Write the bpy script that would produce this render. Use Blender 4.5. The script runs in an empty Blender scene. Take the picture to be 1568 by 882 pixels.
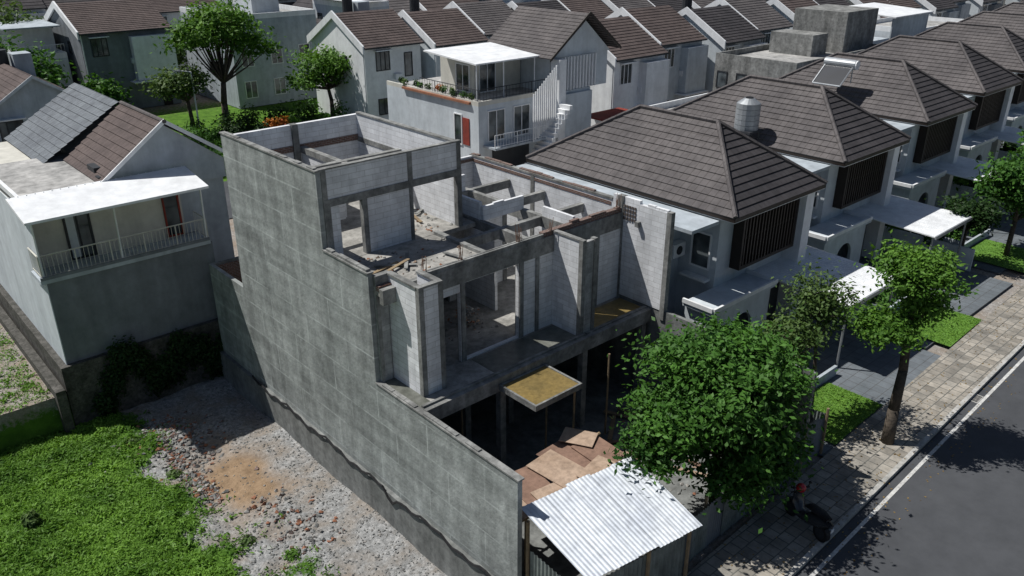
import bpy, math, random
import numpy as np
from mathutils import Vector, noise as mn
rnd=random.Random(7); nr=np.random.default_rng(5)
col=bpy.context.scene.collection
# ---------------------------------------------------------------- materials
def nt(name):
    m=bpy.data.materials.new(name);m.use_nodes=True
    t=m.node_tree;b=t.nodes["Principled BSDF"];return m,t,b
def N(t,ty,**k):
    n=t.nodes.new(ty)
    for a,v in k.items():
        if a in n.inputs: n.inputs[a].default_value=v
        else: setattr(n,a,v)
    return n
def c4(c): return (c[0],c[1],c[2],1)
def noise_(t,co,scale,detail=6,rough=.6):
    n=t.nodes.new("ShaderNodeTexNoise");n.inputs["Scale"].default_value=scale;n.inputs["Detail"].default_value=detail
    n.inputs["Roughness"].default_value=rough;t.links.new(co,n.inputs["Vector"]);return n.outputs["Fac"]
def ramp(t,fac,stops):
    r=t.nodes.new("ShaderNodeValToRGB");e=r.color_ramp.elements
    while len(e)<len(stops): e.new(.5)
    for i,(p,c) in enumerate(stops):
        e[i].position=p;e[i].color=c4(c) if not isinstance(c,(int,float)) else (c,c,c,1)
    t.links.new(fac,r.inputs[0]);return r.outputs[0]
def mix(t,fac,a,b,mode='MIX'):
    n=t.nodes.new("ShaderNodeMix");n.data_type='RGBA';n.blend_type=mode
    for i,v in ((0,fac),(6,a),(7,b)):
        if isinstance(v,(int,float)): n.inputs[i].default_value=v
        elif isinstance(v,tuple): n.inputs[i].default_value=c4(v)
        else: t.links.new(v,n.inputs[i])
    return n.outputs[2]
def mapping(t,co,s):
    m=t.nodes.new("ShaderNodeMapping");m.inputs["Scale"].default_value=s;t.links.new(co,m.inputs[0]);return m.outputs[0]
def M(name,c1,c2=None,scale=.8,rough=.9,bump=.25,bscale=14,dirt=.35,streak=0,brick=None,metal=0,spec=.3,lifts=0):
    m,t,b=nt(name);tc=t.nodes.new("ShaderNodeTexCoord");ob=tc.outputs["Object"];uv=tc.outputs["UV"]
    if c2 is None:c2=tuple(x*.75 for x in c1)
    base=mix(t,ramp(t,noise_(t,ob,scale),[(.35,0),(.65,1)]),tuple(c1),tuple(c2))
    h=noise_(t,ob,bscale,5)
    if brick:
        w,hh,mort,mc,var,off=brick
        bt=t.nodes.new("ShaderNodeTexBrick");t.links.new(uv,bt.inputs["Vector"])
        bt.inputs["Scale"].default_value=1;bt.inputs["Brick Width"].default_value=w;bt.inputs["Row Height"].default_value=hh
        bt.inputs["Mortar Size"].default_value=mort;bt.inputs["Mortar Smooth"].default_value=.2;bt.offset=off
        bt.inputs["Color1"].default_value=(1,1,1,1);bt.inputs["Color2"].default_value=(1-var,1-var,1-var,1);bt.inputs["Mortar"].default_value=(1,1,1,1)
        base=mix(t,1,base,bt.outputs["Color"],'MULTIPLY')
        base=mix(t,bt.outputs["Fac"],base,tuple(mc))
        hm=N(t,"ShaderNodeMath",operation='MULTIPLY_ADD');t.links.new(bt.outputs["Fac"],hm.inputs[0]);hm.inputs[1].default_value=-.4;t.links.new(h,hm.inputs[2]);h=hm.outputs[0]
    if dirt:
        d=ramp(t,noise_(t,ob,scale*4.3,8,.7),[(.3,1-dirt),(.6,1)])
        base=mix(t,1,base,d,'MULTIPLY')
    if streak:
        s=ramp(t,noise_(t,mapping(t,ob,(1.3,1.3,.25)),1.1,7,.6),[(.36,1-streak),(.62,1)])
        base=mix(t,1,base,s,'MULTIPLY')
    if lifts:
        bd=ramp(t,noise_(t,mapping(t,ob,(.12,.12,1.5)),1.3,5,.6),[(.38,.74),(.6,1)])
        base=mix(t,1,base,bd,'MULTIPLY')
        wv=t.nodes.new("ShaderNodeTexBrick");t.links.new(uv,wv.inputs["Vector"]);wv.inputs["Scale"].default_value=1
        wv.inputs["Brick Width"].default_value=2.7;wv.inputs["Row Height"].default_value=1.18;wv.inputs["Mortar Size"].default_value=.045;wv.inputs["Mortar Smooth"].default_value=1
        wv.offset=.37;wv.inputs["Color1"].default_value=(1,1,1,1);wv.inputs["Color2"].default_value=(.78,.78,.78,1);wv.inputs["Mortar"].default_value=(1,1,1,1)
        base=mix(t,lifts,base,wv.outputs["Color"],'MULTIPLY')
        nf=ramp(t,noise_(t,ob,.9,4),[(.38,0),(.6,lifts)])
        mm=N(t,"ShaderNodeMath",operation='MULTIPLY');t.links.new(wv.outputs["Fac"],mm.inputs[0]);t.links.new(nf,mm.inputs[1])
        base=mix(t,mm.outputs[0],base,tuple(x*1.35 for x in c1))
        pt=ramp(t,noise_(t,ob,1.9,9,.75),[(.54,0),(.66,.6)])
        base=mix(t,pt,base,tuple(x*.6 for x in c1))
    t.links.new(base,b.inputs["Base Color"]);b.inputs["Roughness"].default_value=rough;b.inputs["Metallic"].default_value=metal
    b.inputs["Specular IOR Level"].default_value=spec
    if bump:
        bp=t.nodes.new("ShaderNodeBump");bp.inputs["Strength"].default_value=bump;bp.inputs["Distance"].default_value=.03
        t.links.new(h,bp.inputs["Height"]);t.links.new(bp.outputs[0],b.inputs["Normal"])
    return m
cement=M("cement_render",(.38,.41,.405),(.47,.50,.495),scale=.7,streak=.35,dirt=.35,lifts=.6,bscale=9,bump=.5,spec=.1)
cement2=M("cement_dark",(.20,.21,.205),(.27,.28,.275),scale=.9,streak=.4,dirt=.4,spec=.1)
conc=M("raw_concrete",(.36,.365,.355),(.22,.225,.22),scale=1.1,streak=.4,dirt=.5,spec=.15)
slabm=M("slab_concrete",(.42,.41,.385),(.24,.235,.22),scale=.9,dirt=.5,spec=.15)
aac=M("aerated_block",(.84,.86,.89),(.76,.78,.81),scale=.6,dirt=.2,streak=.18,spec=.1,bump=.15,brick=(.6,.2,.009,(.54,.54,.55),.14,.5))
aacd=M("aerated_block_greyer",(.64,.65,.65),(.42,.43,.43),scale=.8,dirt=.4,streak=.4,spec=.1,bump=.15,brick=(.6,.2,.010,(.38,.38,.38),.2,.5))  # greyer block colours with stronger blotches and streaks
redb=M("red_brick",(.22,.11,.08),(.17,.095,.07),scale=3,dirt=.5,brick=(.22,.07,.012,(.25,.23,.22),.3,.5))
ochre=M("ochre_water",(.25,.18,.065),(.18,.135,.055),scale=1.5,rough=.3,bump=.05,dirt=.4,spec=.4)
wet=M("wet_slab",(.09,.095,.08),(.19,.195,.175),scale=1.3,rough=.35,dirt=.4,bump=.1,spec=.4)
white=M("white_paint",(.82,.84,.86),(.74,.76,.78),scale=.5,dirt=.14,streak=.14,rough=.6,bump=.05)
pale=M("pale_wall",(.60,.65,.69),(.53,.58,.62),scale=.4,dirt=.16,streak=.16,bump=.08,spec=.15)
pale2=M("pale_wall_cool",(.48,.53,.58),(.40,.45,.49),scale=.4,dirt=.2,streak=.22,bump=.08,spec=.15)
cream=M("cream_wall",(.62,.61,.55),(.54,.53,.48),scale=.4,dirt=.15,streak=.15,bump=.08)
greyw=M("grey_wall",(.23,.25,.275),(.18,.2,.22),scale=.5,dirt=.2,streak=.22,bump=.1,spec=.1)
darkg=M("dark_paint",(.04,.045,.05),(.03,.032,.037),rough=.6,dirt=.2,bump=.05)
bmet=M("dark_bronze",(.03,.022,.018),(.022,.017,.014),rough=.5,dirt=.1,bump=.03)
rb=dict(scale=.5,dirt=.35,rough=.8,bump=.3,bscale=20,spec=.12)
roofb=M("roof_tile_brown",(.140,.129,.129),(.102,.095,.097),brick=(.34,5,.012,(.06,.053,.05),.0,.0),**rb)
roofb2=M("roof_tile_dark_and_shaded",(.074,.069,.073),(.052,.050,.054),brick=(.34,5,.012,(.04,.036,.036),.0,.0),**rb)  # dark tile; on hip-roof fronts it is shade painted into the colour
roofr=M("roof_tile_reddish",(.132,.106,.100),(.098,.08,.077),brick=(.34,5,.012,(.06,.045,.04),.0,.0),**rb)
roofg=M("roof_tile_grey",(.19,.21,.23),(.145,.16,.18),brick=(.34,5,.012,(.08,.08,.085),.0,.0),**rb)
flatr=M("flat_roof_concrete",(.50,.495,.48),(.28,.28,.275),scale=.6,dirt=.5)
stone=M("river_stone",(.13,.125,.115),(.055,.055,.048),scale=2.4,bump=1,bscale=4,dirt=.7)
asph=M("asphalt",(.080,.084,.092),(.062,.066,.073),scale=.25,dirt=.2,bump=.3,bscale=60,rough=.85,spec=.2)
paver=M("sidewalk_paver",(.46,.42,.36),(.30,.285,.255),scale=.7,dirt=.4,brick=(.42,.42,.02,(.13,.13,.12),.42,.5))
drivem=M("driveway_tile",(.16,.18,.2),(.12,.14,.155),scale=.5,dirt=.25,brick=(.5,.5,.012,(.08,.08,.08),.15,.0))
kerbm=M("kerb_concrete",(.5,.49,.47),(.34,.34,.32),scale=1.5,dirt=.4)
paint=M("road_paint",(.66,.66,.64),(.45,.45,.44),scale=3,dirt=.45,bump=0)
zinc=M("corrugated_zinc",(.66,.70,.75),(.50,.54,.60),scale=.9,rough=.5,metal=.1,dirt=.28,bump=.04)
zincg=M("fence_zinc",(.26,.30,.29),(.17,.2,.195),scale=.8,rough=.6,metal=.1,dirt=.4,streak=.35,bump=.05)
ply=M("plywood",(.44,.33,.25),(.35,.25,.18),scale=1.2,dirt=.4,bump=.1)
plyr=M("plywood_red",(.27,.17,.125),(.2,.125,.095),scale=1.2,dirt=.4,bump=.1)
wood=M("bamboo_wood",(.33,.25,.15),(.2,.15,.1),scale=3,dirt=.3)
blk=M("black_rubber",(.02,.02,.022),rough=.6,bump=0,dirt=0)
steel=M("grey_steel",(.36,.38,.4),(.28,.3,.32),rough=.45,metal=.4,dirt=.2,bump=0)
redp=M("red_gloss",(.5,.02,.03),rough=.2,bump=0,dirt=0,spec=.6)
bikep=M("black_gloss",(.035,.038,.045),(.03,.032,.036),rough=.25,bump=0,dirt=0,spec=.6)
redt=M("red_terrace",(.28,.05,.035),(.2,.04,.03),dirt=.3)
terra=M("terracotta",(.33,.15,.09),dirt=.2)
barkm=M("bark",(.11,.09,.07),(.06,.05,.04),scale=3,bump=1,bscale=12,dirt=.4)
rockm=M("rubble_stone",(.36,.35,.33),(.22,.21,.2),scale=2.5,dirt=.4)
lattice=M("lattice_block",(.12,.1,.09),dirt=.2)
def glass():
    m,t,b=nt("window_glass");tc=t.nodes.new("ShaderNodeTexCoord")
    t.links.new(ramp(t,noise_(t,tc.outputs["Object"],.6,2),[(.4,(.02,.026,.03)),(.62,(.12,.14,.15))]),b.inputs["Base Color"])
    b.inputs["Roughness"].default_value=.08;b.inputs["Specular IOR Level"].default_value=.7;return m
gls=glass()
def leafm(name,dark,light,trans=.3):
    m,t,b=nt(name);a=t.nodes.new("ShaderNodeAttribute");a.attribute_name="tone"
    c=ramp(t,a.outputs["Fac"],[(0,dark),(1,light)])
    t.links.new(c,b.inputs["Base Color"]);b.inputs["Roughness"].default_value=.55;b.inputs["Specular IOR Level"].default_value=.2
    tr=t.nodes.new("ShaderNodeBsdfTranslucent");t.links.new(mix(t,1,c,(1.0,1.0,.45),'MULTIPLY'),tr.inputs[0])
    mx=t.nodes.new("ShaderNodeMixShader");mx.inputs[0].default_value=trans
    t.links.new(b.outputs[0],mx.inputs[1]);t.links.new(tr.outputs[0],mx.inputs[2])
    t.links.new(mx.outputs[0],t.nodes["Material Output"].inputs[0]);return m
leafA=leafm("leaf_green",(.02,.068,.012),(.09,.215,.035))
leafB=leafm("leaf_yellow_green",(.04,.11,.015),(.14,.28,.04))
leafC=leafm("leaf_olive",(.04,.085,.022),(.12,.19,.055))
leafD=leafm("leaf_dark",(.012,.035,.01),(.04,.085,.022))
grassm=leafm("grass_blade",(.055,.14,.015),(.20,.37,.055))
drym=leafm("dry_leaf",(.16,.10,.04),(.35,.25,.1))
flower=leafm("flower",(.35,.08,.02),(.5,.2,.03))
# ---------------------------------------------------------------- geometry
def mkmesh(name,v,f,mat,smooth=False):
    me=bpy.data.meshes.new(name);me.from_pydata(v,[],f);me.update()
    uvl=me.uv_layers.new(name="UVMap")
    data=np.zeros(len(me.loops)*2)
    for p in me.polygons:
        n=p.normal
        if abs(n.z)>.985: U=Vector((1,0,0));V=Vector((0,1,0))
        else:
            U=Vector((-n.y,n.x,0)).normalized();V=n.cross(U)
        for li in p.loop_indices:
            co=me.vertices[me.loops[li].vertex_index].co
            data[2*li]=co.dot(U);data[2*li+1]=co.dot(V)
    uvl.data.foreach_set("uv",data)
    me.materials.append(mat)
    if smooth: me.polygons.foreach_set("use_smooth",[True]*len(me.polygons))
    return me
class O:
    def __init__(s,name): s.name=name;s.p={};s.extra=[]
    def g(s,p,mat):
        k=(p,mat.name)
        if k not in s.p: s.p[k]=([],[],mat)
        return s.p[k]
    def box(s,p,mat,x0,x1,y0,y1,z0,z1,j=True):
        v,f,_=s.g(p,mat);e=rnd.random()*.004 if j else 0
        x0-=e;y0-=e;z0-=e;x1+=e;y1+=e;z1+=e;b=len(v)
        v+=[(x0,y0,z0),(x1,y0,z0),(x1,y1,z0),(x0,y1,z0),(x0,y0,z1),(x1,y0,z1),(x1,y1,z1),(x0,y1,z1)]
        f+=[tuple(b+i for i in q) for q in ((0,3,2,1),(4,5,6,7),(0,1,5,4),(1,2,6,5),(2,3,7,6),(3,0,4,7))]
    def poly(s,p,mat,pts):
        v,f,_=s.g(p,mat);b=len(v);v+=[tuple(q) for q in pts];f.append(tuple(range(b,b+len(pts))))
    def prism(s,p,mat,a,b,pts,ax='x'):
        v,f,_=s.g(p,mat);k=len(v);n=len(pts)
        if ax=='x': v+=[(a,q[0],q[1]) for q in pts]+[(b,q[0],q[1]) for q in pts]
        elif ax=='y': v+=[(q[0],a,q[1]) for q in pts]+[(q[0],b,q[1]) for q in pts]
        else: v+=[(q[0],q[1],a) for q in pts]+[(q[0],q[1],b) for q in pts]
        f+=[tuple(k+i for i in range(n))[::-1],tuple(k+n+i for i in range(n))]
        f+=[(k+i,k+(i+1)%n,k+n+(i+1)%n,k+n+i) for i in range(n)]
    def cyl(s,p,mat,p0,p1,r0,r1=None,n=8):
        if r1 is None:r1=r0
        v,f,_=s.g(p,mat);a=Vector(p0);b=Vector(p1);d=(b-a).normalized()
        u=d.orthogonal().normalized();w=d.cross(u);k=len(v)
        for c,r in ((a,r0),(b,r1)):
            for i in range(n):
                an=2*math.pi*i/n;v.append(tuple(c+u*math.cos(an)*r+w*math.sin(an)*r))
        f+=[(k+i,k+(i+1)%n,k+n+(i+1)%n,k+n+i) for i in range(n)]
        f+=[tuple(k+i for i in range(n))[::-1],tuple(k+n+i for i in range(n))]
    def ball(s,p,mat,c,r,n=10,m=7):
        v,f,_=s.g(p,mat);k=len(v);r=(r,r,r) if isinstance(r,(int,float)) else r
        for i in range(m+1):
            th=math.pi*i/m
            for j in range(n):
                ph=2*math.pi*j/n;v.append((c[0]+r[0]*math.sin(th)*math.cos(ph),c[1]+r[1]*math.sin(th)*math.sin(ph),c[2]+r[2]*math.cos(th)))
        for i in range(m):
            for j in range(n): f.append((k+i*n+j,k+(i+1)*n+j,k+(i+1)*n+(j+1)%n,k+i*n+(j+1)%n))
    def wallx(s,p,mat,x0,x1,y0,y1,z0,z1,ops=()):
        x=x0
        for a,b,c,d in sorted(ops):
            if a>x: s.box(p,mat,x,a,y0,y1,z0,z1,False)
            if c>z0: s.box(p,mat,a,b,y0,y1,z0,c,False)
            if d<z1: s.box(p,mat,a,b,y0,y1,d,z1,False)
            x=b
        if x<x1: s.box(p,mat,x,x1,y0,y1,z0,z1,False)
    def ragged(s,p,mat,p0,p1,z,th=.12,hmax=.16,fill=.5):
        a=Vector((p0[0],p0[1]));b=Vector((p1[0],p1[1]));L=(b-a).length;d=(b-a)/L;q=0
        while q<L-.2:
            l=rnd.uniform(.2,.7);l=min(l,L-q)
            if rnd.random()<fill:
                m0=a+d*q;m1=a+d*(q+l*.96);h=rnd.uniform(.03,hmax)
                x0,x1=sorted((m0.x,m1.x));y0,y1=sorted((m0.y,m1.y))
                if abs(d.x)>abs(d.y): y0-=th/2;y1+=th/2
                else: x0-=th/2;x1+=th/2
                s.box(p,mat,x0,x1,y0,y1,z-.01,z+h)
            q+=l
    def slope(s,p,mat,e0,e1,t1,t0,row=.34,th=.05):
        v,f,_=s.g(p,mat);e0,e1,t1,t0=map(Vector,(e0,e1,t1,t0))
        n=(e1-e0).cross(((t0+t1)/2-(e0+e1)/2)).normalized()
        if n.z<0:n=-n
        L=(((t0+t1)/2-(e0+e1)/2)).length;K=max(2,int(L/row))
        for i in range(K):
            a=i/K;b=(i+1)/K;k=len(v)
            A=e0.lerp(t0,a);B=e1.lerp(t1,a);C=e1.lerp(t1,b);D=e0.lerp(t0,b)
            v+=[tuple(q) for q in (A+n*th,B+n*th,C+n*.008,D+n*.008,A-n*.01,B-n*.01)]
            f+=[(k,k+1,k+2,k+3),(k+4,k+5,k+1,k)]
    def window(s,x0,x1,y,z0,z1,fr=white,nx=2,d=.07,mull=True):
        w=.07
        s.box("windows",gls,x0+w,x1-w,y-.025,y-.004,z0+w,z1-w)
        for a,b,c,e in ((x0,x1,z0,z0+w),(x0,x1,z1-w,z1),(x0,x0+w,z0+w,z1-w),(x1-w,x1,z0+w,z1-w)):
            s.box("window_frames",fr,a,b,y-d,y-.003,c,e)
        for i in range(1,nx):
            xm=x0+(x1-x0)*i/nx;s.box("window_frames",fr,xm-.03,xm+.03,y-d+.01,y-.003,z0+w,z1-w)
    def windowx(s,y0,y1,x,z0,z1,fr=white,ny=2,d=.07):
        w=.07
        s.box("windows",gls,x-.025,x-.004,y0+w,y1-w,z0+w,z1-w)
        for a,b,c,e in ((y0,y1,z0,z0+w),(y0,y1,z1-w,z1),(y0,y0+w,z0+w,z1-w),(y1-w,y1,z0+w,z1-w)):
            s.box("window_frames",fr,x-d,x-.003,a,b,c,e)
        for i in range(1,ny):
            ym=y0+(y1-y0)*i/ny;s.box("window_frames",fr,x-d+.01,x-.003,ym-.03,ym+.03,z0+w,z1-w)
    def rail(s,p0,p1,mat=white,h=.95,step=.16,p="railing"):
        a=Vector(p0);b=Vector(p1);L=(b-a).length;n=max(1,int(L/step));up=Vector((0,0,h))
        s.cyl(p,mat,a+up,b+up,.03,n=5);s.cyl(p,mat,a+Vector((0,0,.1)),b+Vector((0,0,.1)),.02,n=4)
        for i in range(n+1):
            q=a.lerp(b,i/n);s.cyl(p,mat,q,q+up,.03 if i%8==0 else .011,n=4)
    def done(s,smooth=()):
        items=list(s.p.items())
        if len(items)==1 and not s.extra:
            (k,(v,f,mat)),=items;ob=bpy.data.objects.new(s.name,mkmesh(s.name,v,f,mat,k[0] in smooth));col.objects.link(ob);return ob
        E=bpy.data.objects.new(s.name,None);col.objects.link(E)
        for (pn,mn_),(v,f,mat) in items:
            ob=bpy.data.objects.new(pn,mkmesh(pn,v,f,mat,pn in smooth));col.objects.link(ob);ob.parent=E
        for ob in s.extra: ob.parent=E
        return E
def leafmesh(name,pos,nrm,size,tone,mat,asp=.5):
    n=len(pos);nrm=nrm/np.linalg.norm(nrm,axis=1,keepdims=True)
    r=nr.normal(size=(n,3));u=np.cross(nrm,r);u/=np.linalg.norm(u,axis=1,keepdims=True);w=np.cross(nrm,u)
    L=(size*.5)[:,None];W=L*asp
    v=np.stack([pos-u*L,pos+w*W-u*L*.1,pos+u*L,pos-w*W-u*L*.1],1).reshape(-1,3)
    me=bpy.data.meshes.new(name);me.vertices.add(4*n);me.vertices.foreach_set("co",v.ravel())
    me.loops.add(4*n);me.loops.foreach_set("vertex_index",np.arange(4*n,dtype=np.int32))
    me.polygons.add(n);me.polygons.foreach_set("loop_start",np.arange(0,4*n,4,dtype=np.int32))
    me.update(calc_edges=True);a=me.attributes.new("tone",'FLOAT','FACE');a.data.foreach_set("value",np.clip(tone,0,1).astype(np.float32))
    me.materials.append(mat);ob=bpy.data.objects.new(name,me);col.objects.link(ob);return ob
def tree(name,trunk,clumps,ncl,nper,size,mat,spread=.33,tr=.16,limbs=True,flat=.6):
    o=O(name);r=tr
    for i in range(len(trunk)-1):
        r2=r*.82;o.cyl("trunk",barkm,trunk[i],trunk[i+1],r,r2,9);r=r2
    vol=[c[1][0]*c[1][1]*c[1][2] for c in clumps];tot=sum(vol);P=[];T=[];OUT=[]
    for (c,rad),vv in zip(clumps,vol):
        k=max(4,int(ncl*vv/tot));c=np.array(c);rad=np.array(rad)
        for i in range(k):
            d=nr.normal(size=3);d/=np.linalg.norm(d);d[2]=d[2]*.9
            q=c+d*rad*(nr.random()**.45)*(.8+.45*mn.noise(Vector(d*2.0+c)))
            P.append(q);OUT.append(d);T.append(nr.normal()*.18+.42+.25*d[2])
            if limbs and i%3==0:
                st=Vector(trunk[-1]) if q[2]>trunk[-1][2]-.2 or len(trunk)<3 else Vector(trunk[-2])
                mid=st.lerp(Vector(q),.5)+Vector((0,0,-.12*rad[2]));o.cyl("limbs",barkm,st,mid,r*.5,r*.28,5);o.cyl("limbs",barkm,mid,Vector(q),r*.28,.012,4)
    P=np.array(P);OUT=np.array(OUT);T=np.array(T);K=len(P)
    sp=spread*(.5+1.0*nr.random(K))
    pos=np.repeat(P,nper,0)+nr.normal(size=(K*nper,3))*np.repeat(sp,nper)[:,None]*np.array([1,1,flat])
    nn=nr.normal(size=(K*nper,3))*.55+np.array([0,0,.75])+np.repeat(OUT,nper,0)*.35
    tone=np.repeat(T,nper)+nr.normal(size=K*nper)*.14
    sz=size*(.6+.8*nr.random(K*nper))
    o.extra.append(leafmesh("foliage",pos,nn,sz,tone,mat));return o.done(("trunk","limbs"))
def bush(name,c,r,n,size,mat):
    c=np.array(c);r=np.array(r);d=nr.normal(size=(n,3));d/=np.linalg.norm(d,axis=1,keepdims=True)
    lump=np.array([mn.noise(Vector(x*2.2)+Vector(c)) for x in d])
    pos=c+d*r*(nr.random((n,1))**.35)*(.85+.45*lump[:,None])
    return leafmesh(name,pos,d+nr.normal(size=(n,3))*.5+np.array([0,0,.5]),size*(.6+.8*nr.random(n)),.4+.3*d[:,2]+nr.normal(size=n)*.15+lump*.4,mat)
# ---------------------------------------------------------------- camera / light
cam=bpy.data.cameras.new("camera");cam.lens=1250/1568*36;cam.sensor_width=36;cam.clip_end=3000;cam.clip_start=.1
co=bpy.data.objects.new("camera",cam);col.objects.link(co);co.location=(0,0,17.5)
co.rotation_euler=Vector((.9114*.6691,.9114*.7431,-.4115)).to_track_quat('-Z','Y').to_euler()
bpy.context.scene.camera=co
S=Vector((-.35,.50,1)).normalized()
sl=bpy.data.lights.new("sun","SUN");sl.energy=5.0;sl.angle=math.radians(.5);sl.color=(1,.97,.92)
so=bpy.data.objects.new("sun",sl);col.objects.link(so);so.location=(0,0,60);so.rotation_euler=S.to_track_quat('Z','Y').to_euler()
w=bpy.data.worlds.new("World");bpy.context.scene.world=w;w.use_nodes=True
sk=w.node_tree.nodes.new("ShaderNodeTexSky");sk.sky_type='NISHITA';sk.sun_disc=False;sk.sun_elevation=math.asin(S.z);sk.sun_rotation=math.atan2(S.x,S.y)
bg=w.node_tree.nodes["Background"];bg.inputs[1].default_value=.052;w.node_tree.links.new(sk.outputs[0],bg.inputs[0])
vs=bpy.context.scene.view_settings;vs.view_transform='Standard';vs.look='None';vs.exposure=0
def vis(x,y,z):
    f=Vector((x,y,z-17.5));F=Vector((.9114*.6691,.9114*.7431,-.4115));d=f.dot(F)
    if d<1:return False
    u=784+1250*f.dot(Vector((.7431,-.6691,0)))/d;v=441-1250*f.dot(Vector((.4115*.6691,.4115*.7431,.9114)))/d
    return -140<u<1720 and v>-60
# ---------------------------------------------------------------- ground
def cy(x): return 8.12+.0287*(x-20)+(.0012*(x-40)**2 if x>40 else 0)
def lotmask(x,y):
    nz=mn.fractal(Vector((x*.45,y*.45,0)),1,2,4)
    edge=6.9+1.0*nz+(.3 if y>29 else 0)
    g=1/(1+math.exp(max(-30,min(30,(x-edge)*3.2))))
    d=math.hypot((x-8.4)/1.7,(y-20.6)/2.6);g=max(g,.85*max(0,1-d**2)*(0.6+nz))
    d=math.hypot((x-9.0)/1.8,(y-25.3)/3.0)+.35*nz
    s=max(0,min(1,1.7-1.5*d))
    return max(0,min(1,g)),s
def gz(x,y):
    if x<12.05 and 11.5<y<33.25:
        g,s=lotmask(x,y)
        return -1.62+.18*mn.fractal(Vector((x*.3,y*.3,3)),1,2,4)+.06*mn.noise(Vector((x*2,y*2,1)))*(1+g)+(.12*g)+(.35*max(0,1-math.hypot((x-8.3)/1.3,(y-29.5)/1.7)))
    return -.06
xs=[-900,-300,-100,-40,-20]+list(np.arange(-14,12.01,.25))+[12.1,15,18,22,26,30,34,38,42,46,60,140,300,900]
ys=[-400,-100,0,8,11.4]+list(np.arange(11.6,33.2,.25))+[33.26,40,48,57,60,64,68,72,76,80,90,140,300,900,1600]
V=[(x,y,gz(x,y)) for y in ys for x in xs];nx=len(xs)
F=[(j*nx+i,j*nx+i+1,(j+1)*nx+i+1,(j+1)*nx+i) for j in range(len(ys)-1) for i in range(nx-1)]
m,t,b=nt("lot_ground");tc=t.nodes.new("ShaderNodeTexCoord");ob_=tc.outputs["Object"];at=t.nodes.new("ShaderNodeAttribute");at.attribute_name="mask"
sx=t.nodes.new("ShaderNodeSeparateColor");t.links.new(at.outputs["Color"],sx.inputs[0])
grav=ramp(t,noise_(t,ob_,6.5,10,.8),[(.32,(.13,.132,.13)),(.5,(.28,.285,.285)),(.66,(.52,.52,.515))])
grav=mix(t,ramp(t,noise_(t,ob_,.7,5),[(.45,0),(.65,.7)]),grav,(.24,.195,.15))
soil=ramp(t,noise_(t,ob_,2.2,10,.75),[(.3,(.19,.13,.08)),(.7,(.38,.27,.175))])
gr=ramp(t,noise_(t,ob_,1.4,9,.7),[(.3,(.035,.085,.012)),(.7,(.11,.22,.03))])
c=mix(t,sx.outputs[1],grav,soil)
ad=N(t,"ShaderNodeMath",operation='ADD');t.links.new(sx.outputs[0],ad.inputs[0])
nn_=N(t,"ShaderNodeMath",operation='MULTIPLY_ADD');t.links.new(noise_(t,ob_,4,8,.7),nn_.inputs[0]);nn_.inputs[1].default_value=.9;nn_.inputs[2].default_value=-.45
t.links.new(nn_.outputs[0],ad.inputs[1])
c=mix(t,ramp(t,ad.outputs[0],[(.4,0),(.55,1)]),c,gr)
t.links.new(c,b.inputs["Base Color"]);b.inputs["Roughness"].default_value=.95;b.inputs["Specular IOR Level"].default_value=.1
bp=t.nodes.new("ShaderNodeBump");bp.inputs["Strength"].default_value=.9;bp.inputs["Distance"].default_value=.07;t.links.new(noise_(t,ob_,8,10,.8),bp.inputs["Height"]);t.links.new(bp.outputs[0],b.inputs["Normal"])
me=mkmesh("ground",V,F,m);a=me.color_attributes.new("mask",'FLOAT_COLOR','POINT')
buf=[]
for x,y,z in V:
    if x<12.05 and 11.5<y<33.25: g,s=lotmask(x,y)
    elif 57<=y<=80 and 12<x<47: g,s=.7,1
    elif y>33: g,s=.25,.3
    else: g,s=0,.2
    buf+=[g,s,0,1]
a.data.foreach_set("color",buf)
col.objects.link(bpy.data.objects.new("ground",me))
pts=[];tn=[]
while len(pts)<46000:
    x=rnd.uniform(-5,10.5);y=rnd.uniform(14,33.2)
    g,s=lotmask(x,y)
    if x>7.8 and rnd.random()>.35: continue
    if rnd.random()<g**1.3:
        pts.append((x,y,gz(x,y)));tn.append(.52+.5*mn.fractal(Vector((x*.6,y*.6,5)),1,2,4)+.2*mn.noise(Vector((x*3,y*3,2)))-(.2 if x>7 else 0))
for i in range(6000):
    x=rnd.uniform(-6,5);y=rnd.uniform(33.2,45);pts.append((x,y,-.05));tn.append(.45)
pts=np.array(pts);tn=np.array(tn);k=4
big=.6+.9*np.array([max(0,.5+mn.noise(Vector((p[0]*1.7,p[1]*1.7,9)))) for p in pts])
pos=np.repeat(pts,k,0)+nr.normal(size=(len(pts)*k,3))*np.array([.08,.08,.02])
hgt=(.08+.10*nr.random(len(pos)))*np.repeat(big,k)
pos[:,2]+=hgt*.35
nn=nr.normal(size=(len(pos),3))*np.array([1,1,.4])*.65+np.array([0,0,.85])
leafmesh("grass",pos,nn,hgt,np.repeat(tn,k)+nr.normal(size=len(pos))*.11,grassm,.34)
def rubble(name,pts,smin,smax,mats):
    o=O(name)
    for x,y,z in pts:
        s=rnd.uniform(smin,smax);mt=rnd.choice(mats);v,f,_=o.g("chunks",mt);k=len(v)
        R=[Vector((rnd.gauss(0,1),rnd.gauss(0,1),rnd.gauss(0,1))).normalized()*s for _ in range(6)]
        ax=[Vector((s,0,0)),Vector((-s,0,0)),Vector((0,s*.8,0)),Vector((0,-s*.8,0)),Vector((0,0,s*.6)),Vector((0,0,-s*.6))]
        c=Vector((x,y,z));v+=[tuple(c+a+r*.35) for a,r in zip(ax,R)]
        f+=[tuple(k+i for i in q) for q in ((0,2,4),(2,1,4),(1,3,4),(3,0,4),(2,0,5),(1,2,5),(3,1,5),(0,3,5))]
    o.done()
pp=[]
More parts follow.
